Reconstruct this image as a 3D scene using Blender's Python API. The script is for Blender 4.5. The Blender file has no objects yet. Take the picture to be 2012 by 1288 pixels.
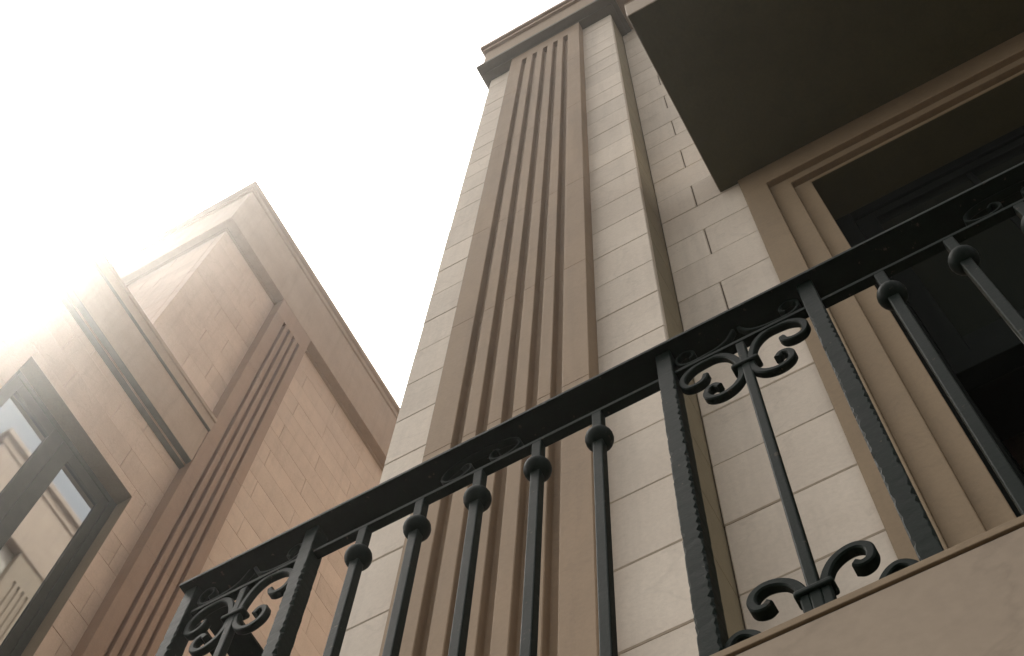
import bpy, bmesh, math, random
from mathutils import Vector, Matrix

random.seed(11)
S = bpy.context.scene
C = S.collection
R = math.radians

# ------------------------------------------------------------------ camera
cam_data = bpy.data.cameras.new('camera')
cam_data.sensor_width = 36.0
cam_data.sensor_fit = 'HORIZONTAL'
cam_data.lens = 36.0 * 2851.735 / 2012.0
cam_data.clip_start = 0.05
cam_data.clip_end = 3000.0
cam = bpy.data.objects.new('camera', cam_data)
C.objects.link(cam)
cam.matrix_world = (Matrix.Rotation(0.616892287, 4, 'Z') @ Matrix.Rotation(math.pi / 2 + 1.21443985, 4, 'X')
                    @ Matrix.Rotation(0.110795376, 4, 'Z'))
S.camera = cam

# ------------------------------------------------------------------ sun and sky
SUN = Vector((-0.466, 0.052, 0.883)).normalized()          # towards the sun, just above the roof on the left
sun_elev = math.asin(SUN.z)
sun_azim = math.atan2(SUN.x, SUN.y)                        # clockwise from +Y
world = bpy.data.worlds.new('World')
S.world = world
world.use_nodes = True
wn, wl = world.node_tree.nodes, world.node_tree.links
wn.clear()
sky = wn.new('ShaderNodeTexSky')
sky.sky_type = 'NISHITA'
sky.sun_disc = False
sky.sun_elevation = sun_elev
sky.sun_rotation = sun_azim
sky.air_density = 1.0
sky.dust_density = 4.0
sky.ozone_density = 1.0
bw = wn.new('ShaderNodeRGBToBW')                            # thin bright cloud: most of the blue is washed out
tint = wn.new('ShaderNodeMix'); tint.data_type = 'RGBA'; tint.blend_type = 'MULTIPLY'
tint.inputs[0].default_value = 1.0
tint.inputs[7].default_value = (1.06, 1.0, 0.93, 1)
mixs = wn.new('ShaderNodeMix'); mixs.data_type = 'RGBA'
mixs.inputs[0].default_value = 0.90
bg = wn.new('ShaderNodeBackground'); bg.inputs[1].default_value = 0.15
wo = wn.new('ShaderNodeOutputWorld')
wl.new(sky.outputs[0], bw.inputs[0]); wl.new(bw.outputs[0], tint.inputs[6])
wl.new(sky.outputs[0], mixs.inputs[6]); wl.new(tint.outputs[2], mixs.inputs[7])
wl.new(mixs.outputs[2], bg.inputs[0]); wl.new(bg.outputs[0], wo.inputs[0])

sl = bpy.data.lights.new('sun', 'SUN')
sl.energy = 2.0
sl.angle = R(0.6)
sl.color = (1.0, 0.95, 0.87)
so = bpy.data.objects.new('sun', sl)
C.objects.link(so)
so.rotation_euler = SUN.to_track_quat('Z', 'Y').to_euler()
so.location = SUN * 60

S.view_settings.view_transform = 'Standard'
S.view_settings.look = 'None'
S.view_settings.gamma = 1.0
S.view_settings.use_curve_mapping = False
S.view_settings.exposure = 1.36
S.render.resolution_x = 1024
S.render.resolution_y = 656

# ------------------------------------------------------------------ materials
def new_mat(name):
    m = bpy.data.materials.new(name)
    m.use_nodes = True
    n, l = m.node_tree.nodes, m.node_tree.links
    return m, n, l, n['Principled BSDF']

def math_node(n, op, a=None, b=None):
    k = n.new('ShaderNodeMath'); k.operation = op
    if isinstance(a, (int, float)): k.inputs[0].default_value = a
    if isinstance(b, (int, float)): k.inputs[1].default_value = b
    return k

def stone_mat(name, dark, light, rough=0.75, stain=0.25, piece=0.10, bump=0.05, vein=0.06):
    """cut stone: cloudy tone, faint vertical weathering, every block a little different"""
    m, n, l, p = new_mat(name)
    geo = n.new('ShaderNodeNewGeometry'); oi = n.new('ShaderNodeObjectInfo')
    off = n.new('ShaderNodeVectorMath'); off.operation = 'MULTIPLY_ADD'
    comb = n.new('ShaderNodeCombineXYZ')
    for i in range(3): l.new(oi.outputs['Random'], comb.inputs[i])
    l.new(comb.outputs[0], off.inputs[0]); off.inputs[1].default_value = (17, 31, 23)
    l.new(geo.outputs['Position'], off.inputs[2])
    a = n.new('ShaderNodeTexNoise'); a.inputs['Scale'].default_value = 2.2; a.inputs['Detail'].default_value = 6; a.inputs['Roughness'].default_value = 0.62
    l.new(off.outputs[0], a.inputs['Vector'])
    grain = n.new('ShaderNodeTexNoise'); grain.inputs['Scale'].default_value = 60; grain.inputs['Detail'].default_value = 5
    l.new(off.outputs[0], grain.inputs['Vector'])
    ramp = n.new('ShaderNodeValToRGB')
    ramp.color_ramp.elements[0].position = 0.3; ramp.color_ramp.elements[0].color = (*dark, 1)
    ramp.color_ramp.elements[1].position = 0.72; ramp.color_ramp.elements[1].color = (*light, 1)
    l.new(a.outputs['Fac'], ramp.inputs[0])
    # vertical rain streaks
    mp = n.new('ShaderNodeMapping'); mp.inputs['Scale'].default_value = (9, 9, 0.55)
    l.new(geo.outputs['Position'], mp.inputs['Vector'])
    st = n.new('ShaderNodeTexNoise'); st.inputs['Scale'].default_value = 1.0; st.inputs['Detail'].default_value = 5; st.inputs['Roughness'].default_value = 0.65
    l.new(mp.outputs[0], st.inputs['Vector'])
    sr = n.new('ShaderNodeMapRange'); sr.inputs[1].default_value = 0.48; sr.inputs[2].default_value = 0.85; sr.inputs[3].default_value = 1.0; sr.inputs[4].default_value = 1.0 - stain
    l.new(st.outputs['Fac'], sr.inputs[0])
    # large soft blotches
    bl = n.new('ShaderNodeTexNoise'); bl.inputs['Scale'].default_value = 0.7; bl.inputs['Detail'].default_value = 3
    l.new(geo.outputs['Position'], bl.inputs['Vector'])
    br = n.new('ShaderNodeMapRange'); br.inputs[1].default_value = 0.3; br.inputs[2].default_value = 0.7; br.inputs[3].default_value = 0.93; br.inputs[4].default_value = 1.05
    l.new(bl.outputs['Fac'], br.inputs[0])
    pr = n.new('ShaderNodeMapRange'); pr.inputs[3].default_value = 1.0 - piece; pr.inputs[4].default_value = 1.0 + piece * 0.6
    l.new(oi.outputs['Random'], pr.inputs[0])
    gr = n.new('ShaderNodeMapRange'); gr.inputs[1].default_value = 0.3; gr.inputs[2].default_value = 0.7; gr.inputs[3].default_value = 0.95; gr.inputs[4].default_value = 1.04
    l.new(grain.outputs['Fac'], gr.inputs[0])
    m1 = math_node(n, 'MULTIPLY'); l.new(sr.outputs[0], m1.inputs[0]); l.new(br.outputs[0], m1.inputs[1])
    m2 = math_node(n, 'MULTIPLY'); l.new(m1.outputs[0], m2.inputs[0]); l.new(pr.outputs[0], m2.inputs[1])
    m3 = math_node(n, 'MULTIPLY'); l.new(m2.outputs[0], m3.inputs[0]); l.new(gr.outputs[0], m3.inputs[1])
    # hairline veins and cracks
    vn = n.new('ShaderNodeTexNoise'); vn.inputs['Scale'].default_value = 1.7; vn.inputs['Detail'].default_value = 8; vn.inputs['Roughness'].default_value = 0.55; vn.inputs['Distortion'].default_value = 0.6
    l.new(off.outputs[0], vn.inputs['Vector'])
    v1 = math_node(n, 'SUBTRACT', None, 0.5); l.new(vn.outputs['Fac'], v1.inputs[0])
    v2 = math_node(n, 'ABSOLUTE'); l.new(v1.outputs[0], v2.inputs[0])
    vr = n.new('ShaderNodeMapRange'); vr.inputs[1].default_value = 0.0; vr.inputs[2].default_value = 0.012; vr.inputs[3].default_value = 1.0 - vein; vr.inputs[4].default_value = 1.0
    l.new(v2.outputs[0], vr.inputs[0])
    m4 = math_node(n, 'MULTIPLY'); l.new(m3.outputs[0], m4.inputs[0]); l.new(vr.outputs[0], m4.inputs[1]); m3 = m4
    mul = n.new('ShaderNodeVectorMath'); mul.operation = 'SCALE'
    l.new(ramp.outputs[0], mul.inputs[0]); l.new(m3.outputs[0], mul.inputs['Scale'])
    l.new(mul.outputs[0], p.inputs['Base Color'])
    rr = n.new('ShaderNodeMapRange'); rr.inputs[3].default_value = rough - 0.1; rr.inputs[4].default_value = min(1, rough + 0.12)
    l.new(a.outputs['Fac'], rr.inputs[0]); l.new(rr.outputs[0], p.inputs['Roughness'])
    bp = n.new('ShaderNodeBump'); bp.inputs['Strength'].default_value = bump * 4; bp.inputs['Distance'].default_value = 0.004
    l.new(grain.outputs['Fac'], bp.inputs['Height']); l.new(bp.outputs[0], p.inputs['Normal'])
    p.inputs['Specular IOR Level'].default_value = 0.3
    return m

M = {}
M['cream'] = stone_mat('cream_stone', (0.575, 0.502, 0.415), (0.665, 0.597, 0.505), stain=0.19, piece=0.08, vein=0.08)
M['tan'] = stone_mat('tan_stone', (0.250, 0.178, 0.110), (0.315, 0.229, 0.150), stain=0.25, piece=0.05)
M['trim'] = stone_mat('trim_stone', (0.315, 0.222, 0.152), (0.38, 0.275, 0.195), stain=0.18, piece=0.03)
M['surround'] = stone_mat('door_surround_stone', (0.225, 0.165, 0.100), (0.275, 0.205, 0.128), stain=0.12, piece=0.02)
M['render'] = stone_mat('balcony_render', (0.295, 0.235, 0.172), (0.34, 0.275, 0.205), stain=0.10, piece=0.03, bump=0.015, vein=0.10)
M['soffit'] = stone_mat('soffit_shade_tone', (0.060, 0.055, 0.022), (0.080, 0.073, 0.030), stain=0.15, piece=0.03)  # shade under the balconies and door head, put into the colour
M['dark_trim'] = stone_mat('dark_soffit_stone', (0.092, 0.080, 0.052), (0.130, 0.113, 0.076), stain=0.2, piece=0.03)  # darker tone for the cornice slab, bed mould and underside strips
M['olive'] = stone_mat('olive_return_tone', (0.215, 0.182, 0.115), (0.265, 0.225, 0.145), stain=0.2, piece=0.04)  # darker olive tone than the front, for the pier's side
M['joint'] = stone_mat('joint_mortar', (0.07, 0.055, 0.042), (0.11, 0.085, 0.065), rough=0.95, stain=0.1, piece=0.0)
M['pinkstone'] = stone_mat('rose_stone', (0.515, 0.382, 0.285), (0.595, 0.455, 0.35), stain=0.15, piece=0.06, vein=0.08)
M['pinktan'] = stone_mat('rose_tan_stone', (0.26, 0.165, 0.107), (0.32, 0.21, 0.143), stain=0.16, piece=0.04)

def iron_mat():
    m, n, l, p = new_mat('wrought_iron_paint')
    geo = n.new('ShaderNodeNewGeometry')
    a = n.new('ShaderNodeTexNoise'); a.inputs['Scale'].default_value = 35; a.inputs['Detail'].default_value = 6; a.inputs['Roughness'].default_value = 0.7
    l.new(geo.outputs['Position'], a.inputs['Vector'])
    r = n.new('ShaderNodeValToRGB')
    r.color_ramp.elements[0].position = 0.32; r.color_ramp.elements[0].color = (0.002, 0.006, 0.004, 1)
    r.color_ramp.elements[1].position = 0.75; r.color_ramp.elements[1].color = (0.007, 0.014, 0.010, 1)
    l.new(a.outputs['Fac'], r.inputs[0])
    c1 = n.new('ShaderNodeTexNoise'); c1.inputs['Scale'].default_value = 55; c1.inputs['Detail'].default_value = 4; c1.inputs['Roughness'].default_value = 0.6
    l.new(geo.outputs['Position'], c1.inputs['Vector'])
    c2 = n.new('ShaderNodeMapRange'); c2.inputs[1].default_value = 0.66; c2.inputs[2].default_value = 0.70; l.new(c1.outputs['Fac'], c2.inputs[0])
    cm = n.new('ShaderNodeMix'); cm.data_type = 'RGBA'; cm.inputs[7].default_value = (0.050, 0.042, 0.032, 1)
    l.new(c2.outputs[0], cm.inputs[0]); l.new(r.outputs[0], cm.inputs[6]); l.new(cm.outputs[2], p.inputs['Base Color'])
    rr = n.new('ShaderNodeMapRange'); rr.inputs[3].default_value = 0.38; rr.inputs[4].default_value = 0.62
    l.new(a.outputs['Fac'], rr.inputs[0]); l.new(rr.outputs[0], p.inputs['Roughness'])
    b = n.new('ShaderNodeTexNoise'); b.inputs['Scale'].default_value = 120; b.inputs['Detail'].default_value = 3
    l.new(geo.outputs['Position'], b.inputs['Vector'])
    bp = n.new('ShaderNodeBump'); bp.inputs['Strength'].default_value = 0.2; bp.inputs['Distance'].default_value = 0.002
    l.new(b.outputs['Fac'], bp.inputs['Height']); l.new(bp.outputs[0], p.inputs['Normal'])
    p.inputs['Specular IOR Level'].default_value = 0.07
    return m
M['iron'] = iron_mat()

def plain(name, col, rough, var=0.15, scale=8, metallic=0.0, spec=0.5):
    m, n, l, p = new_mat(name)
    geo = n.new('ShaderNodeNewGeometry')
    a = n.new('ShaderNodeTexNoise'); a.inputs['Scale'].default_value = scale; a.inputs['Detail'].default_value = 4
    l.new(geo.outputs['Position'], a.inputs['Vector'])
    r = n.new('ShaderNodeValToRGB')
    r.color_ramp.elements[0].position = 0.3; r.color_ramp.elements[0].color = (*[c * (1 - var) for c in col], 1)
    r.color_ramp.elements[1].position = 0.7; r.color_ramp.elements[1].color = (*[c * (1 + var) for c in col], 1)
    l.new(a.outputs['Fac'], r.inputs[0]); l.new(r.outputs[0], p.inputs['Base Color'])
    p.inputs['Roughness'].default_value = rough; p.inputs['Metallic'].default_value = metallic
    p.inputs['Specular IOR Level'].default_value = spec
    return m
M['green_frame'] = plain('window_frame_paint', (0.036, 0.036, 0.025), 0.6, spec=0.15)
M['door_paint'] = plain('door_paint', (0.004, 0.006, 0.005), 0.8, spec=0.06)
M['mirror_glass'] = plain('coated_window_glass', (0.46, 0.50, 0.52), 0.03, var=0.01, metallic=1.0)
M['dark_glass'] = plain('dark_door_glass', (0.010, 0.013, 0.011), 0.06, var=0.02, spec=0.35)
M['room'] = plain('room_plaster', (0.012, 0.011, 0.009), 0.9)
M['roof'] = plain('roof_membrane', (0.12, 0.115, 0.11), 0.9)

def paving_mat():
    m, n, l, p = new_mat('courtyard_paving')
    geo = n.new('ShaderNodeNewGeometry')
    br = n.new('ShaderNodeTexBrick'); br.inputs['Scale'].default_value = 1.0
    br.inputs['Brick Width'].default_value = 0.6; br.inputs['Row Height'].default_value = 0.4; br.inputs['Mortar Size'].default_value = 0.006
    br.inputs['Color1'].default_value = (0.040, 0.032, 0.025, 1); br.inputs['Color2'].default_value = (0.032, 0.027, 0.021, 1)
    br.inputs['Mortar'].default_value = (0.03, 0.026, 0.022, 1)
    l.new(geo.outputs['Position'], br.inputs['Vector']); l.new(br.outputs['Color'], p.inputs['Base Color'])
    p.inputs['Roughness'].default_value = 0.85
    return m
M['paving'] = paving_mat()

# ------------------------------------------------------------------ mesh helpers
class MB:
    def __init__(self): self.v = []; self.f = []; self.smooth = []
    def add(self, vs, fs, smooth=False):
        o = len(self.v); self.v += [tuple(v) for v in vs]
        self.f += [tuple(i + o for i in f) for f in fs]; self.smooth += [smooth] * len(fs)
        return self
    def box(self, x0, x1, y0, y1, z0, z1):
        return self.add([(x0, y0, z0), (x1, y0, z0), (x1, y1, z0), (x0, y1, z0), (x0, y0, z1), (x1, y0, z1), (x1, y1, z1), (x0, y1, z1)],
                        [(3, 2, 1, 0), (4, 5, 6, 7), (0, 1, 5, 4), (1, 2, 6, 5), (2, 3, 7, 6), (3, 0, 4, 7)])
    def prism(self, poly, z0, z1):
        """counter-clockwise xy outline pulled up from z0 to z1"""
        k = len(poly)
        vs = [(x, y, z0) for x, y in poly] + [(x, y, z1) for x, y in poly]
        return self.add(vs, [tuple(range(k - 1, -1, -1)), tuple(range(k, 2 * k))] + [(i, (i + 1) % k, k + (i + 1) % k, k + i) for i in range(k)])
    def build(self, name, mat, parent=None, bevel=0.0, seg=2):
        me = bpy.data.meshes.new(name); me.from_pydata(self.v, [], self.f)
        me.polygons.foreach_set('use_smooth', self.smooth)
        bm = bmesh.new(); bm.from_mesh(me); bmesh.ops.recalc_face_normals(bm, faces=bm.faces); bm.to_mesh(me); bm.free()
        me.materials.append(M[mat])
        o = bpy.data.objects.new(name, me); C.objects.link(o)
        if parent: o.parent = parent
        if bevel:
            b = o.modifiers.new('bevel', 'BEVEL'); b.width = bevel; b.segments = seg; b.limit_method = 'ANGLE'; b.angle_limit = R(40)
        return o

def thing(name, label, cat, loc=(0, 0, 0), group=None):
    o = bpy.data.objects.new(name, None); C.objects.link(o); o.location = loc
    o.empty_display_size = 0.3
    o['label'] = label; o['category'] = cat
    if group: o['group'] = group
    return o

_stones = {}
def stone(parent, x0, x1, y0, y1, z0, z1, mat='cream', name='stone', ch=0.004, jit=(0, 0, 0)):
    """one cut block with worn arrises; alike blocks share their mesh"""
    g = 0.0022                                                 # half a joint
    key = (round(x1 - x0, 4), round(y1 - y0, 4), round(z1 - z0, 4), mat, ch)
    if key not in _stones:
        a, b, c = (x1 - x0) / 2, (y1 - y0) / 2, (z1 - z0) / 2 - g
        vs = []; 
        for sx in (-1, 1):
            for sy in (-1, 1):
                for sz in (-1, 1):
                    vs += [(sx * a, sy * (b - ch), sz * (c - ch)), (sx * (a - ch), sy * b, sz * (c - ch)), (sx * (a - ch), sy * (b - ch), sz * c)]
        bm = bmesh.new()
        bv = [bm.verts.new(v) for v in vs]
        bmesh.ops.convex_hull(bm, input=bv)
        bmesh.ops.dissolve_limit(bm, angle_limit=0.01, verts=bm.verts, edges=bm.edges)
        bmesh.ops.recalc_face_normals(bm, faces=bm.faces)
        me = bpy.data.meshes.new(name); bm.to_mesh(me); bm.free(); me.materials.append(M[mat]); _stones[key] = me
    o = bpy.data.objects.new(name, _stones[key]); C.objects.link(o); o.parent = parent
    j = [random.uniform(-q, q) for q in jit]
    o.location = ((x0 + x1) / 2 + j[0], (y0 + y1) / 2 + j[1], (z0 + z1) / 2 + j[2])
    return o
G2 = 0.0028

GROUND = -1.5
COURSE = 0.390
Z0 = 4.935                                                     # one bed joint, the rest follow the course
def courses(za, zb, base=Z0):
    k = math.ceil((za - base) / COURSE + 1e-6)
    zs = [za]
    while base + k * COURSE < zb - 0.02:
        if base + k * COURSE > za + 0.02: zs.append(base + k * COURSE)
        k += 1
    zs.append(zb)
    return zs
def course_index(z, base=Z0): return math.floor((z - base) / COURSE + 0.5)

# ------------------------------------------------------------------ ground
g = MB()
g.add([(-900, -900, GROUND), (900, -900, GROUND), (900, 900, GROUND), (-900, 900, GROUND)], [(0, 1, 2, 3)])
ground = g.build('ground', 'paving'); ground['kind'] = 'structure'

# ------------------------------------------------------------------ main building
YP, YL, YW = 1.75, 1.675, 1.97                                # pier face, pilaster face, wall face
PX0, PX1 = -1.762, -0.574                                     # pier sides
LX0, LX1 = -1.510, -0.844                                     # pilaster sides
ZC = 12.70                                                    # underside of the cornice
XR = 5.2                                                      # right-hand end of the block
DX0, DX1 = 0.152, 2.45                                        # balcony door opening
FX0, FX1 = -0.150, 2.752                                      # its stone surround
DZ = 6.53                                                     # head of the opening
ZF = 1.555                                                    # balcony floor
ZS = 6.907                                                    # underside of the upper balcony

main = thing('corner_building', 'cream stone building with fluted tan pilaster rising behind the iron balcony railing', 'building', (0, 0, GROUND))
def P(o): # keep world placement under a moved parent
    o.matrix_parent_inverse = main.matrix_world.inverted(); return o
main.location = (0, 0, 0)

core = MB()
jd = 0.012
core.box(PX0 + jd, PX1 - jd, YP + jd, YW + 0.3, GROUND, ZC + 0.02)
core.box(PX1 - jd, FX0 + 0.03, YW + jd, 2.40, GROUND, ZC + 1.0)
core.box(FX1 - 0.03, XR, YW + jd, 2.40, GROUND, ZC + 1.0)
core.box(FX0 + 0.03, DX0 - 0.01, 2.10, 2.40, GROUND, ZS + 0.05)
core.box(DX1 + 0.01, FX1 - 0.03, 2.10, 2.40, GROUND, ZS + 0.05)
core.box(DX0 - 0.01, DX1 + 0.01, 2.10, 2.40, DZ + 0.012, ZS + 0.05)
core.box(FX0 + 0.03, FX1 - 0.03, YW + jd, 2.40, ZS + 0.05, ZC + 1.0)
core.box(DX0 - 0.01, DX1 + 0.01, YW + jd, 2.40, GROUND, ZF - 0.02)
core.box(PX0 + 0.02, PX1 - jd, YW + 0.3, 3.80, GROUND, ZC + 1.0)
core.build('wall_core', 'joint', main)
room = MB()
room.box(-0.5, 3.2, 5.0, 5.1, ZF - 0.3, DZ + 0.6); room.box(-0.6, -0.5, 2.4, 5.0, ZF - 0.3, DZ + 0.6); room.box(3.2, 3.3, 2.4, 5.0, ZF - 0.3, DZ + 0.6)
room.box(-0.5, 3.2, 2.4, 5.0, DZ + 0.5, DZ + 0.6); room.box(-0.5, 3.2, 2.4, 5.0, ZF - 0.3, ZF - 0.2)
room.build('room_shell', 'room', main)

# pier: one block wide on either side of the pilaster
zs = courses(GROUND, ZC)
for a, b in zip(zs, zs[1:]):
    for x0, x1 in ((PX0, LX0 + 0.02), (LX1 - 0.02, PX1)):
        if x1 == PX1:
            stone(main, x0, x1, YP, YP + 0.03, a, b, jit=(0.0004, 0.0010, 0))
            stone(main, PX1 - 0.05, PX1 - 0.001, YP + 0.0305, YW + 0.02, a, b, 'olive', 'return_stone', 0.002)
        else: stone(main, x0, x1, YP, YW + 0.05, a, b, jit=(0.0006, 0.0012, 0))
    if a > 1.0: stone(main, PX0 + 0.004, PX0 + 0.11, YW + 0.05 + 2 * G2, 2.9, a, b, jit=(0.001, 0, 0)); 
# back wall, running bond
zs = courses(GROUND, ZC + 0.98)
for a, b in zip(zs, zs[1:]):
    k = course_index(a)
    if a < 0.9: continue
    inner = a < ZS
    segs = []
    xj = -0.377
    if k % 2 == 1: segs = [(PX1, xj), (xj, FX0 + 0.04 if inner else 0.30)]
    else: segs = [(PX1, FX0 + 0.04)] if inner else [(PX1, -0.05)]
    if not inner:
        x = segs[-1][1]
        while x < XR - 0.3:
            x2 = min(XR, x + 1.25); segs.append((x, x2)); x = x2
    else:
        x = FX1 - 0.04
        while x < XR - 0.2:
            x2 = min(XR, x + 1.25); segs.append((x, x2)); x = x2
    for x0, x1 in segs:
        if x1 - x0 > 0.04:
            stone(main, x0 + G2, x1 - G2, YW, YW + 0.10, a, b, jit=(0, 0.0012, 0))

# fluted pilaster: stacked drums of stone with five flutes
FL = [-1.393, -1.292, -1.191, -1.093, -0.996]; FW = 0.044; FD = 0.040
def fluted(pts_x, x0, x1, yf, yb, depth, w):
    poly = [(x0, yb), (x0, yf)]
    for fx in pts_x: poly += [(fx, yf), (fx, yf + depth), (fx + w, yf + depth), (fx + w, yf)]
    return poly + [(x1, yf), (x1, yb)]
zfl = 12.36
zb_ = [GROUND, 0.3, 2.25, 4.62, 5.93, 7.33, 9.30, 11.05, zfl]
for a, b in zip(zb_, zb_[1:]):
    m = MB(); m.prism(fluted(FL, LX0, LX1, YL, YW, FD, FW), a + 0.0006, b - (0.0006 if b < zfl else 0))
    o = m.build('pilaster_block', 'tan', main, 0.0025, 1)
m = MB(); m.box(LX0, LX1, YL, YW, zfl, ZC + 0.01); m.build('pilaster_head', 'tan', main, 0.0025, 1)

# entablature over the pier
m = MB(); m.box(PX0 - 0.045, PX1 + 0.05, 1.671, 3.7, ZC, ZC + 0.035); m.build('bed_mould', 'dark_trim', main, 0.004)
m = MB(); m.box(PX0 - 0.062, PX1 + 0.092, 1.593, 3.75, ZC + 0.033, ZC + 0.10); m.build('cornice_slab', 'dark_trim', main, 0.006)
m = MB(); m.box(PX0 - 0.03, XR, 1.628, 3.72, ZC + 0.095, 13.62); m.build('frieze', 'tan', main, 0.005)
m = MB(); m.box(PX0 - 0.055, XR, 1.600, 3.74, 13.60, 13.70); m.build('cap_fillet', 'trim', main, 0.005)
m = MB(); m.box(PX0 - 0.078, XR, 1.575, 3.76, 13.695, 13.80); m.build('cap', 'trim', main, 0.008)

# stepped stone surround of the balcony door
bands = [(FX0, FX1, 1.955, ZS + 0.1, -0.030, 6.645), (-0.030, 2.632, 1.985, 6.645, 0.070, 6.566), (0.070, 2.532, 2.015, 6.566, DX0, DZ)]
for x0, x1, yf, zt, xi, zi in bands:
    xi2 = DX0 + DX1 - xi
    m = MB()
    yb = 2.36
    outline = [(x0, ZF - 0.3), (xi, ZF - 0.3), (xi, zi), (xi2, zi), (xi2, ZF - 0.3), (x1, ZF - 0.3), (x1, zt), (x0, zt)]
    k = len(outline)
    vs = [(x, yf, z) for x, z in outline] + [(x, yb, z) for x, z in outline]
    m.add(vs, [tuple(range(k)), tuple(range(2 * k - 1, k - 1, -1))] + [(i, (i + 1) % k, k + (i + 1) % k, k + i) for i in range(k)])
    m.build('architrave_band', 'surround', main, 0.004)

m = MB(); m.box(DX0 + 0.002, DX1 - 0.002, 2.019, 2.36, DZ - 0.004, DZ + 0.003); m.build('head_shade_sheet', 'soffit', main)  # added thin sheet, coloured as the shade under the head

# balcony door, two dark leaves with glass
yd = 2.235
door = MB()
door.box(DX0 + 0.002, DX0 + 0.09, yd, yd + 0.08, ZF, DZ); door.box(DX1 - 0.09, DX1 - 0.002, yd, yd + 0.08, ZF, DZ)
door.box(DX0 + 0.09, DX1 - 0.09, yd, yd + 0.08, DZ - 0.10, DZ - 0.002)
door.box(DX0 + 0.09, DX1 - 0.09, yd, yd + 0.08, 4.55, 4.68)
door_o = door.build('door_frame', 'door_paint', main, 0.004)
xm = (DX0 + DX1) / 2
def leaf_mesh(x0, x1, z0, z1, y):
    m = MB(); w = 0.085
    m.box(x0, x0 + w, y, y + 0.05, z0, z1); m.box(x1 - w, x1, y, y + 0.05, z0, z1)
    m.box(x0 + w, x1 - w, y, y + 0.05, z1 - w, z1); m.box(x0 + w, x1 - w, y, y + 0.05, z0, z0 + w * 1.6)
    m.box((x0 + x1) / 2 - 0.012, (x0 + x1) / 2 + 0.012, y + 0.008, y + 0.042, z0 + w * 1.6, z1 - w)
    panes = []
    for xa, xb in ((x0 + w, (x0 + x1) / 2 - 0.012), ((x0 + x1) / 2 + 0.012, x1 - w)):
        panes.append(MB().box(xa - 0.004, xb + 0.004, y + 0.021, y + 0.027, z0 + w * 1.6 - 0.004, z1 - w + 0.004))
    return m, panes
wl_ = xm - 0.003 - (DX0 + 0.093)
for sg in (1, -1):                                            # fixed lights above, leaves folded into the room below
    xa = DX0 + 0.093 if sg > 0 else xm + 0.003
    m, panes = leaf_mesh(xa, xa + wl_, 4.683, DZ - 0.103, yd + 0.012)
    lf = m.build('transom_light', 'door_paint', main, 0.003)
    for p in panes: p.build('glass_pane', 'dark_glass', lf)
    m, panes = leaf_mesh(0, wl_, ZF + 0.01, 4.547, 0)
    lf = m.build('door_leaf', 'door_paint', main, 0.003)
    for p in panes: p.build('glass_pane', 'dark_glass', lf)
    lf.location = (DX0 + 0.10 if sg > 0 else DX1 - 0.10, yd + 0.09, 0)
    lf.rotation_euler.z = R(82) if sg > 0 else R(98)

# balconies: slab with a rendered fascia, a shadow groove and a thin lip
def balcony(x0, yfront, zsoff, ztop, name):
    m = MB()
    m.box(x0, XR, yfront, YW + 0.02, zsoff, ztop - 0.020)
    o = m.build(name, 'render', main, 0.003)
    q = MB(); q.box(x0 + 0.004, XR, yfront + 0.004, YW, zsoff - 0.006, zsoff + 0.002); q.build('soffit_shade_sheet', 'soffit', o, 0.002)
    q = MB(); q.box(x0 + 0.004, XR, yfront + 0.004, YW + 0.02, ztop - 0.0205, ztop - 0.0145); q.build('shadow_groove', 'joint', o)
    q = MB(); q.box(x0 - 0.001, XR, yfront - 0.0015, YW + 0.02, ztop - 0.0145, ztop + 0.001); q.build('lip', 'surround', o, 0.0015)
balcony(-1.56, 1.0, 1.235, 1.606, 'lower_balcony_slab')
balcony(-0.2487, 0.996, ZS, 7.28, 'upper_balcony_slab')

# ------------------------------------------------------------------ balcony railing
rail = thing('balcony_railing', 'dark green wrought iron balcony railing with scrolls and ball knobs', 'railing', (0, 0, 0))
YR = 1.037
ZPL, ZBT, ZBB = 2.720, 2.630, 2.6175                          # handrail underside, lower rail top and bottom
ZL = 1.606                                                    # lip
m = MB(); m.box(-1.512, XR - 0.1, 1.000, 1.074, ZPL, ZPL + 0.012); m.build('handrail', 'iron', rail, 0.002)
m = MB(); m.box(-1.512, -1.440, 1.0745, YP + 0.02, ZPL, ZPL + 0.012); m.build('handrail', 'iron', rail, 0.002)
m = MB(); m.box(-1.470, XR - 0.1, YR - 0.010, YR + 0.010, ZBB, ZBT); m.build('lower_rail', 'iron', rail, 0.0015)
m = MB(); m.box(-1.487, -1.467, 1.060, YP + 0.02, ZBB, ZBT); m.build('lower_rail', 'iron', rail, 0.0015)

def hammered_post(x, y, w, d, z0, z1, seed):
    rnd = random.Random(seed); mb = MB(); n = int((z1 - z0) / 0.012)
    rings = []
    notch = [0] * 4
    for i in range(n + 1):
        z = z0 + (z1 - z0) * i / n
        ring = []
        for ci, (sx, sy) in enumerate(((-1, -1), (1, -1), (1, 1), (-1, 1))):
            c = 0.0012 + rnd.random() * 0.0016
            if i % 2 == 0 and ci < 2 and z < z1 - 0.16 and rnd.random() < (0.85 if ci == 1 else 0.5): c += 0.0015 + rnd.random() * 0.0035
            cx, cy = x + sx * w / 2, y + sy * d / 2
            wob = (rnd.random() - 0.5) * 0.0003
            a = (cx - sx * c, cy + wob, z); b = (cx + wob, cy - sy * c, z)
            ring += [a, b] if (sx * sy < 0) else [b, a]
        rings.append(ring)
    vs = [v for r_ in rings for v in r_]; fs = []
    for i in range(n):
        for k in range(8): fs.append((i * 8 + k, i * 8 + (k + 1) % 8, (i + 1) * 8 + (k + 1) % 8, (i + 1) * 8 + k))
    fs += [tuple(range(7, -1, -1)), tuple(n * 8 + k for k in range(8))]
    return mb.add(vs, fs)
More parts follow.
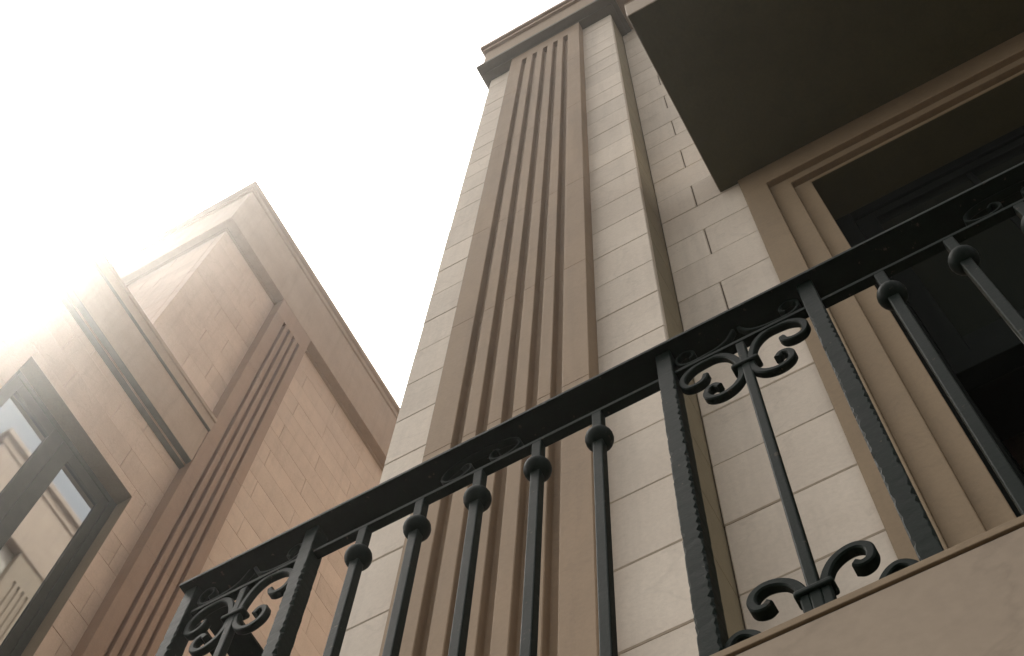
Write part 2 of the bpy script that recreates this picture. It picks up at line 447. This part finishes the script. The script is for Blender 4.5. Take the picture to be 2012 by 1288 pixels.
posts = [-1.489, -1.180, -0.348, -0.0375, 0.794, 1.104]
for i, x in enumerate(posts):
    hammered_post(x, YR, 0.033, 0.040, ZF - 0.02, ZPL + 0.002, 40 + i).build('post', 'iron', rail)
hammered_post(-1.478, YP - 0.02, 0.028, 0.028, ZF - 0.02, ZPL + 0.002, 77).build('post', 'iron', rail)

def sphere_rows(r, n=20, k=12, sz=0.92):
    vs = []; fs = []
    for i in range(1, k):
        t = math.pi * i / k
        vs += [(r * math.sin(t) * math.cos(2 * math.pi * j / n), r * math.sin(t) * math.sin(2 * math.pi * j / n), -r * sz * math.cos(t)) for j in range(n)]
    vs += [(0, 0, -r * sz), (0, 0, r * sz)]
    for i in range(k - 2):
        for j in range(n): fs.append((i * n + j, i * n + (j + 1) % n, (i + 1) * n + (j + 1) % n, (i + 1) * n + j))
    b = (k - 1) * n
    for j in range(n):
        fs.append((b, (j + 1) % n, j)); fs.append((b + 1, (k - 2) * n + j, (k - 2) * n + (j + 1) % n))
    return vs, fs
bal_me = MB().box(-0.0105, 0.0105, -0.0105, 0.0105, 0, ZBB - ZF)
kn = MB(); kn.add(*sphere_rows(0.0280, sz=1.0), smooth=True)
first = None
bal_x = [-1.043, -0.908, -0.772, -0.639, -0.505] + [0.0957 + 0.1390 * k for k in range(5)] + [1.24 + 0.139 * k for k in range(5)]
bal_xy = [(x, YR) for x in bal_x] + [(-1.477, 1.205 + 0.135 * k) for k in range(4)]
for x, y in bal_xy:
    if first is None:
        b = bal_me.build('baluster', 'iron', rail, 0.0025, 2)
        k = kn.build('knob', 'iron', b); first = (b, k)
    else:
        b = first[0].copy(); C.objects.link(b); k = first[1].copy(); C.objects.link(k); k.parent = b
    b.location = (x, y, ZF); k.location = (0, 0, 2.510 - ZF)

def catmull(pts, sub=8):
    out = []
    q = [tuple(2 * a - b for a, b in zip(pts[0], pts[1]))] + list(pts) + [tuple(2 * a - b for a, b in zip(pts[-1], pts[-2]))]
    for i in range(1, len(q) - 2):
        p0, p1, p2, p3 = q[i - 1:i + 3]
        for s in range(sub):
            t = s / sub
            out.append(tuple(0.5 * ((2 * b) + (c - a) * t + (2 * a - 5 * b + 4 * c - d) * t * t + (-a + 3 * b - 3 * c + d) * t ** 3) for a, b, c, d in zip(p0, p1, p2, p3)))
    out.append(tuple(pts[-1]))
    return out
def strip(mb, pts, y, w, t0, t1=None, sub=8, flare=0.0, xm=None, along='x'):
    """a flat iron bar bent along a path in the railing's plane; w = width across, t = thickness"""
    t1 = t0 if t1 is None else t1
    p = catmull(pts, sub); n = len(p); vs = []; fs = []
    for i, (x, z) in enumerate(p):
        a = p[max(0, i - 1)]; b = p[min(n - 1, i + 1)]
        dx, dz = b[0] - a[0], b[1] - a[1]; L = math.hypot(dx, dz) or 1
        nx, nz = -dz / L, dx / L
        t = (t0 + (t1 - t0) * i / (n - 1)) / 2; ww = (w * (1 + flare * (i / (n - 1)) ** 3)) / 2; c = min(t, ww) * 0.35
        for u, v in ((-ww + c, -t), (ww - c, -t), (ww, -t + c), (ww, t - c), (ww - c, t), (-ww + c, t), (-ww, t - c), (-ww, -t + c)):
            if along == 'x': vs.append((x + nx * v, y + u, z + nz * v))
            else: vs.append((y + u, x + nx * v, z + nz * v))
    for i in range(n - 1):
        for k in range(8): fs.append((i * 8 + k, i * 8 + (k + 1) % 8, (i + 1) * 8 + (k + 1) % 8, (i + 1) * 8 + k))
    fs += [tuple(range(8)), tuple((n - 1) * 8 + k for k in range(7, -1, -1))]
    mb.add(vs, fs, smooth=False)
    return mb

# traced half of the panel ornament, x measured from the panel's middle bar
UP = [(0.010, 2.515), (0.016, 2.552), (0.030, 2.590), (0.052, 2.612), (0.078, 2.614), (0.104, 2.606), (0.124, 2.582), (0.127, 2.553), (0.118, 2.531), (0.100, 2.525), (0.085, 2.533), (0.079, 2.552)]
LO = [(0.010, 2.512), (0.013, 2.474), (0.026, 2.447), (0.045, 2.433), (0.064, 2.432), (0.080, 2.443), (0.086, 2.461), (0.082, 2.480), (0.068, 2.487), (0.058, 2.474)]
TOP = [(0.006, 2.700), (0.012, 2.686), (0.024, 2.664), (0.046, 2.648), (0.078, 2.642), (0.110, 2.643), (0.128, 2.660), (0.130, 2.688), (0.116, 2.705), (0.098, 2.696), (0.094, 2.676), (0.104, 2.664)]
BOT = [(0.014, 1.640), (0.015, 1.668), (0.016, 1.704), (0.022, 1.728), (0.034, 1.748), (0.052, 1.760), (0.070, 1.761), (0.084, 1.750), (0.088, 1.732), (0.083, 1.714), (0.071, 1.709), (0.062, 1.716)]
HUMP = [(0.079, 1.600), (0.083, 1.640), (0.096, 1.666), (0.114, 1.676), (0.130, 1.664), (0.136, 1.640), (0.128, 1.618), (0.112, 1.612)]
def panel(xc, yc, along='x', s=1.0):
    def bar(mb):
        if along == 'x': mb.box(xc - 0.009, xc + 0.009, yc - 0.009, yc + 0.009, ZF, ZBB)
        else: mb.box(yc - 0.009, yc + 0.009, xc - 0.009, xc + 0.009, ZF, ZBB)
        return mb
    bar(MB()).build('middle_bar', 'iron', rail, 0.003)
    for nm, path, w, t0, t1, fl in (('upper_scroll', UP, 0.016, 0.015, 0.013, 0.1), ('lower_scroll', LO, 0.016, 0.015, 0.013, 0.1),
                                ('crest_scroll', TOP, 0.014, 0.008, 0.006, 0), ('base_scroll', BOT, 0.017, 0.016, 0.014, 0.35), ('foot_scroll', HUMP, 0.016, 0.014, 0.012, 0.1)):
        for sg in (1, -1):
            mb = MB(); strip(mb, [(xc + sg * px * s, pz) for px, pz in path], yc, w, t0, t1, 8, fl, None, along); mb.build(nm, 'iron', rail)
    for z, hw, h in ((2.513, 0.028, 0.012), (1.700, 0.029, 0.013)):
        mb = MB()
        if along == 'x': mb.box(xc - hw, xc + hw, yc - 0.0135, yc + 0.0135, z - h / 2, z + h / 2)
        else: mb.box(yc - 0.0135, yc + 0.0135, xc - hw, xc + hw, z - h / 2, z + h / 2)
        mb.build('collar', 'iron', rail, 0.004, 3)
panel(-0.195, YR); panel(-1.335, YR); panel(0.949, YR)

# C scrolls between the two rails
CS = [(-0.046, 2.670), (-0.036, 2.684), (-0.024, 2.674), (-0.026, 2.652), (-0.048, 2.638), (-0.076, 2.644), (-0.091, 2.664), (-0.084, 2.692), (-0.060, 2.710), (-0.028, 2.7165), (0.0, 2.7175)]
def cscroll(xc):
    mb = MB(); full = [(xc + a, b) for a, b in CS] + [(xc - a, b) for a, b in reversed(CS[:-1])]
    strip(mb, full, YR, 0.016, 0.0055, None, 7); mb.build('c_scroll', 'iron', rail)
for xc in (-0.772, 0.374): cscroll(xc)

# ------------------------------------------------------------------ wing across the court
XW = -6.45
wing = thing('court_wing', 'rose stone wing with fluted pilaster and heavy cornice at the left', 'building', (0, 0, 0))
WY0 = 1.50                                                    # near end of the low part
PY0, PY1, PXF = 3.654, 4.318, -6.300                          # pilaster
TY0 = 2.495                                                   # near corner of the tower
YE = 9.5                                                      # far end
XB = -12.5                                                    # back
WINY0, WINY1, WINZ0, WINZ1 = 1.789, 3.372, 8.10, 11.868
ZLC = 12.966                                                  # underside of low cornice
ZUC = 17.93                                                   # underside of tower cornice
WB = 11.623
m = MB()
xc_ = XW - jd
m.box(XB, xc_, WY0 + jd, WINY0 - 0.004, GROUND, 13.6)
m.box(XB, xc_, WINY1 + 0.004, YE, GROUND, 13.6)
m.box(XB, xc_, WINY0 - 0.004, WINY1 + 0.004, WINZ1 + 0.004, 13.6)
m.box(XB, xc_, WINY0 - 0.004, WINY1 + 0.004, GROUND, WINZ0 - 0.01)
m.box(XB, xc_ - 0.5, WINY0 - 0.004, WINY1 + 0.004, WINZ0 - 0.01, WINZ1 + 0.004)
m.box(XB, xc_, TY0 + jd, YE, 13.6, 19.0)
m.build('wall_core', 'joint', wing)
def wing_stone(y0, y1, z0, z1, x1=XW, d=0.12): stone(wing, x1 - d, x1, y0 + 0.0015, y1 - 0.0015, z0, z1, 'pinkstone', ch=0.003, jit=(0.0012, 0, 0))
# right of the pilaster
zs = courses(6.5, ZUC, WB)
for a, b in zip(zs, zs[1:]):
    k = course_index(a, WB)
    ys = [PY1 - 0.02] + [y + random.uniform(-0.05, 0.05) for y in ((5.25, 6.60, 7.9) if k % 2 else (4.62, 5.95, 7.2))] + [8.6]
    for y0, y1 in zip(ys, ys[1:]): wing_stone(y0, y1, a, b)
# attic between corner and pilaster
zs = courses(13.55, ZUC, WB)
for a, b in zip(zs, zs[1:]):
    k = course_index(a, WB)
    ys = [TY0, 3.05 if k % 2 else 3.36, PY0 + 0.02]
    for y0, y1 in zip(ys, ys[1:]): wing_stone(y0, y1, a, b)
    xs = [XW - 0.12, XW - (0.75 if k % 2 else 1.1), XW - 2.0, XW - 2.9]
    for x1, x0 in zip(xs, xs[1:]): stone(wing, x0 + G2, x1 - G2, TY0, TY0 + 0.1, a, b, 'pinkstone', jit=(0, 0.001, 0))
# low part around the window
zs = courses(6.5, ZLC, WB)
for a, b in zip(zs, zs[1:]):
    k = course_index(a, WB)
    if b <= WINZ1 + 0.02 and a >= WINZ0 - 0.02:
        segs = [(WY0, WINY0), (WINY1, 3.53), (3.53, PY0 + 0.02)] if k % 2 == 0 else [(WY0, WINY0), (WINY1, PY0 + 0.02)]
    elif a < WINZ1 < b:
        segs = [(WY0, WINY0), (WINY1, 3.53), (3.53, PY0 + 0.02)]
        wing_stone(WINY0, WINY1, WINZ1, b)
    else:
        segs = [(WY0, 2.2), (2.2, 3.1), (3.1, PY0 + 0.02)] if k % 2 else [(WY0, 1.95), (1.95, 2.75), (2.75, PY0 + 0.02)]
    for y0, y1 in segs: wing_stone(y0, y1, a, b)
    xs = [XW - 0.12, XW - (0.75 if k % 2 else 1.1), XW - 2.0, XW - 2.9]
    for x1, x0 in zip(xs, xs[1:]): stone(wing, x0 + G2, x1 - G2, WY0, WY0 + 0.1, a, b, 'pinkstone', jit=(0, 0.001, 0))
# fluted pilaster
WF = [3.822, 3.929, 4.036, 4.143]; wfw, wfd = 0.044, 0.055
def fluted_side(ys, y0, y1, xf, xb, depth, w, sg):
    """outline for a pilaster on a wall facing +x (sg=1) or -x (sg=-1)"""
    poly = [(xb, y0), (xf, y0)]
    for fy in ys: poly += [(xf, fy), (xf - sg * depth, fy), (xf - sg * depth, fy + w), (xf, fy + w)]
    poly += [(xf, y1), (xb, y1)]
    return poly
zt = 17.46
zb_ = [GROUND, 6.2, 8.9, 11.3, 13.6, 15.7, zt]
for a, b in zip(zb_, zb_[1:]):
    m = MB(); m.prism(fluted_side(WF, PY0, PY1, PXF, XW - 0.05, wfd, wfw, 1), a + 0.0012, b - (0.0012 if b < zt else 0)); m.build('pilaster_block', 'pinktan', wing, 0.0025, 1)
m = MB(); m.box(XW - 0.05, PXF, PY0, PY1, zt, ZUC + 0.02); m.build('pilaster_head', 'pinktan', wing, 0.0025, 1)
# mouldings run along the court side and return along the near end
def moulding(par, name, xf, ys, ye, z0, z1, mat, bev=0.005, xb=XB):
    m = MB(); m.box(xb, xf, ys, ye, z0, z1); return m.build(name, mat, par, bev)
LE = PY0 - 0.001
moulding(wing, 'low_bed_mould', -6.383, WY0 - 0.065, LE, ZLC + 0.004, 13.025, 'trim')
moulding(wing, 'bed_soffit', -6.386, WY0 - 0.062, LE, ZLC, ZLC + 0.006, 'dark_trim', 0.001)
moulding(wing, 'corona_soffit', -6.315, WY0 - 0.131, LE, 13.013, 13.03, 'dark_trim', 0.002)
moulding(wing, 'cyma_soffit', -6.280, WY0 - 0.166, LE, 13.714, 13.73, 'dark_trim', 0.002)
moulding(wing, 'low_corona', -6.311, WY0 - 0.135, LE, 13.02, 13.725, 'trim')
moulding(wing, 'low_cyma', -6.276, WY0 - 0.17, LE, 13.72, 13.90, 'trim', 0.008)
moulding(wing, 'low_cap', -6.258, WY0 - 0.19, LE, 13.895, 13.96, 'trim', 0.006)
moulding(wing, 'tower_bed_mould', -6.418, TY0 - 0.03, YE, ZUC - 0.03, ZUC + 0.02, 'trim', 0.004)
moulding(wing, 'tower_frieze', -6.295, TY0 - 0.117, YE, ZUC + 0.001, 19.21, 'trim', 0.006)
moulding(wing, 'tower_fillet', -6.270, TY0 - 0.145, YE, 19.205, 19.315, 'trim', 0.004)
moulding(wing, 'tower_cap', -6.222, TY0 - 0.20, YE, 19.31, 19.40, 'trim', 0.01)

# casement window with mirror-like panes
xg = -6.62
win = MB()
fr = 0.075
win.box(xg - 0.08, xg, WINY0 - 0.002, WINY0 + fr, WINZ0, WINZ1); win.box(xg - 0.08, xg, WINY1 - fr, WINY1 + 0.002, WINZ0, WINZ1)
win.box(xg - 0.08, xg, WINY0 + fr, WINY1 - fr, WINZ1 - fr, WINZ1 + 0.002); win.box(xg - 0.08, xg, WINY0 + fr, WINY1 - fr, WINZ0, WINZ0 + fr)
win_o = win.build('window_frame', 'green_frame', wing, 0.004)
rv = MB()
rv.box(xg - 0.09, XW - 0.002, WINY0 - 0.003, WINY0 - 0.0005, WINZ0, WINZ1); rv.box(xg - 0.09, XW - 0.002, WINY1 + 0.0005, WINY1 + 0.003, WINZ0, WINZ1)
rv.box(xg - 0.09, XW - 0.002, WINY0, WINY1, WINZ1 + 0.0005, WINZ1 + 0.003)
rv.build('window_reveal', 'surround', wing)
m = MB(); m.box(xg - 0.05, XW + 0.05, WINY0 - 0.04, WINY1 + 0.04, WINZ0 - 0.09, WINZ0 - 0.001); m.build('window_sill', 'trim', wing, 0.005)
ym = 2.587
for y0, y1, pa, pb in ((WINY0 + fr + 0.002, ym - 0.0025, 1.955, 2.448), (ym + 0.0025, WINY1 - fr - 0.002, 2.733, 3.212)):
    m = MB(); x = xg - 0.012
    z0, z1 = WINZ0 + fr + 0.002, WINZ1 - fr - 0.002
    pz0, pz1 = z0 + 0.16, 11.63
    m.box(x - 0.05, x, y0, pa, z0, z1); m.box(x - 0.05, x, pb, y1, z0, z1); m.box(x - 0.05, x, pa, pb, pz1, z1); m.box(x - 0.05, x, pa, pb, z0, pz0)
    leaf = m.build('casement', 'green_frame', wing, 0.004)
    m = MB(); m.box(x - 0.032, x - 0.026, pa - 0.003, pb + 0.003, pz0 - 0.003, pz1 + 0.003); m.build('glass_pane', 'mirror_glass', leaf)

# ------------------------------------------------------------------ rear block, the twin that the panes mirror
rear = thing('rear_block', 'tall stone block with cornice mirrored in the window panes at the left edge', 'building', (0, 0, 0))
XT = -1.54
m = MB(); m.box(XT, XR, 3.92, 10.5, GROUND, 18.1); m.build('wall', 'cream', rear)
TF = [5.23, 5.325, 5.42, 5.515, 5.61]
m = MB(); m.prism(fluted_side(TF, 5.07, 5.80, XT - 0.13, XT + 0.02, 0.034, 0.043, -1), 13.9, 17.39); m.build('pilaster_shaft', 'tan', rear)
m = MB(); m.box(XT - 0.13, XT + 0.02, 5.07, 5.80, 17.39, 17.94); m.build('pilaster_head', 'tan', rear)
for nm, px, py, z0, z1 in (('frieze', 0.155, 0.11, 17.93, 19.2), ('fillet', 0.18, 0.14, 19.195, 19.40), ('cap', 0.235, 0.19, 19.395, 19.52)):
    m = MB(); m.box(XT - px, XR, 3.92 - py, 10.5, z0, z1); m.build(nm, 'trim', rear, 0.006)

# ------------------------------------------------------------------ added volume in place of lens glare: haze
hz = bpy.data.materials.new('glare_veil_volume'); hz.use_nodes = True
hn, hl = hz.node_tree.nodes, hz.node_tree.links
hn.clear()
ho = hn.new('ShaderNodeOutputMaterial'); hv = hn.new('ShaderNodeVolumePrincipled')
hv.inputs['Color'].default_value = (0.96, 0.95, 0.93, 1)
hv.inputs['Density'].default_value = 0.0025
hv.inputs['Anisotropy'].default_value = 0.92
hl.new(hv.outputs[0], ho.inputs['Volume'])
M['glare_veil'] = hz
m = MB(); m.box(-40, 40, -40, 40, GROUND - 1.0, 24.0)
glare_veil = m.build('glare_veil', 'glare_veil'); glare_veil['kind'] = 'stuff'
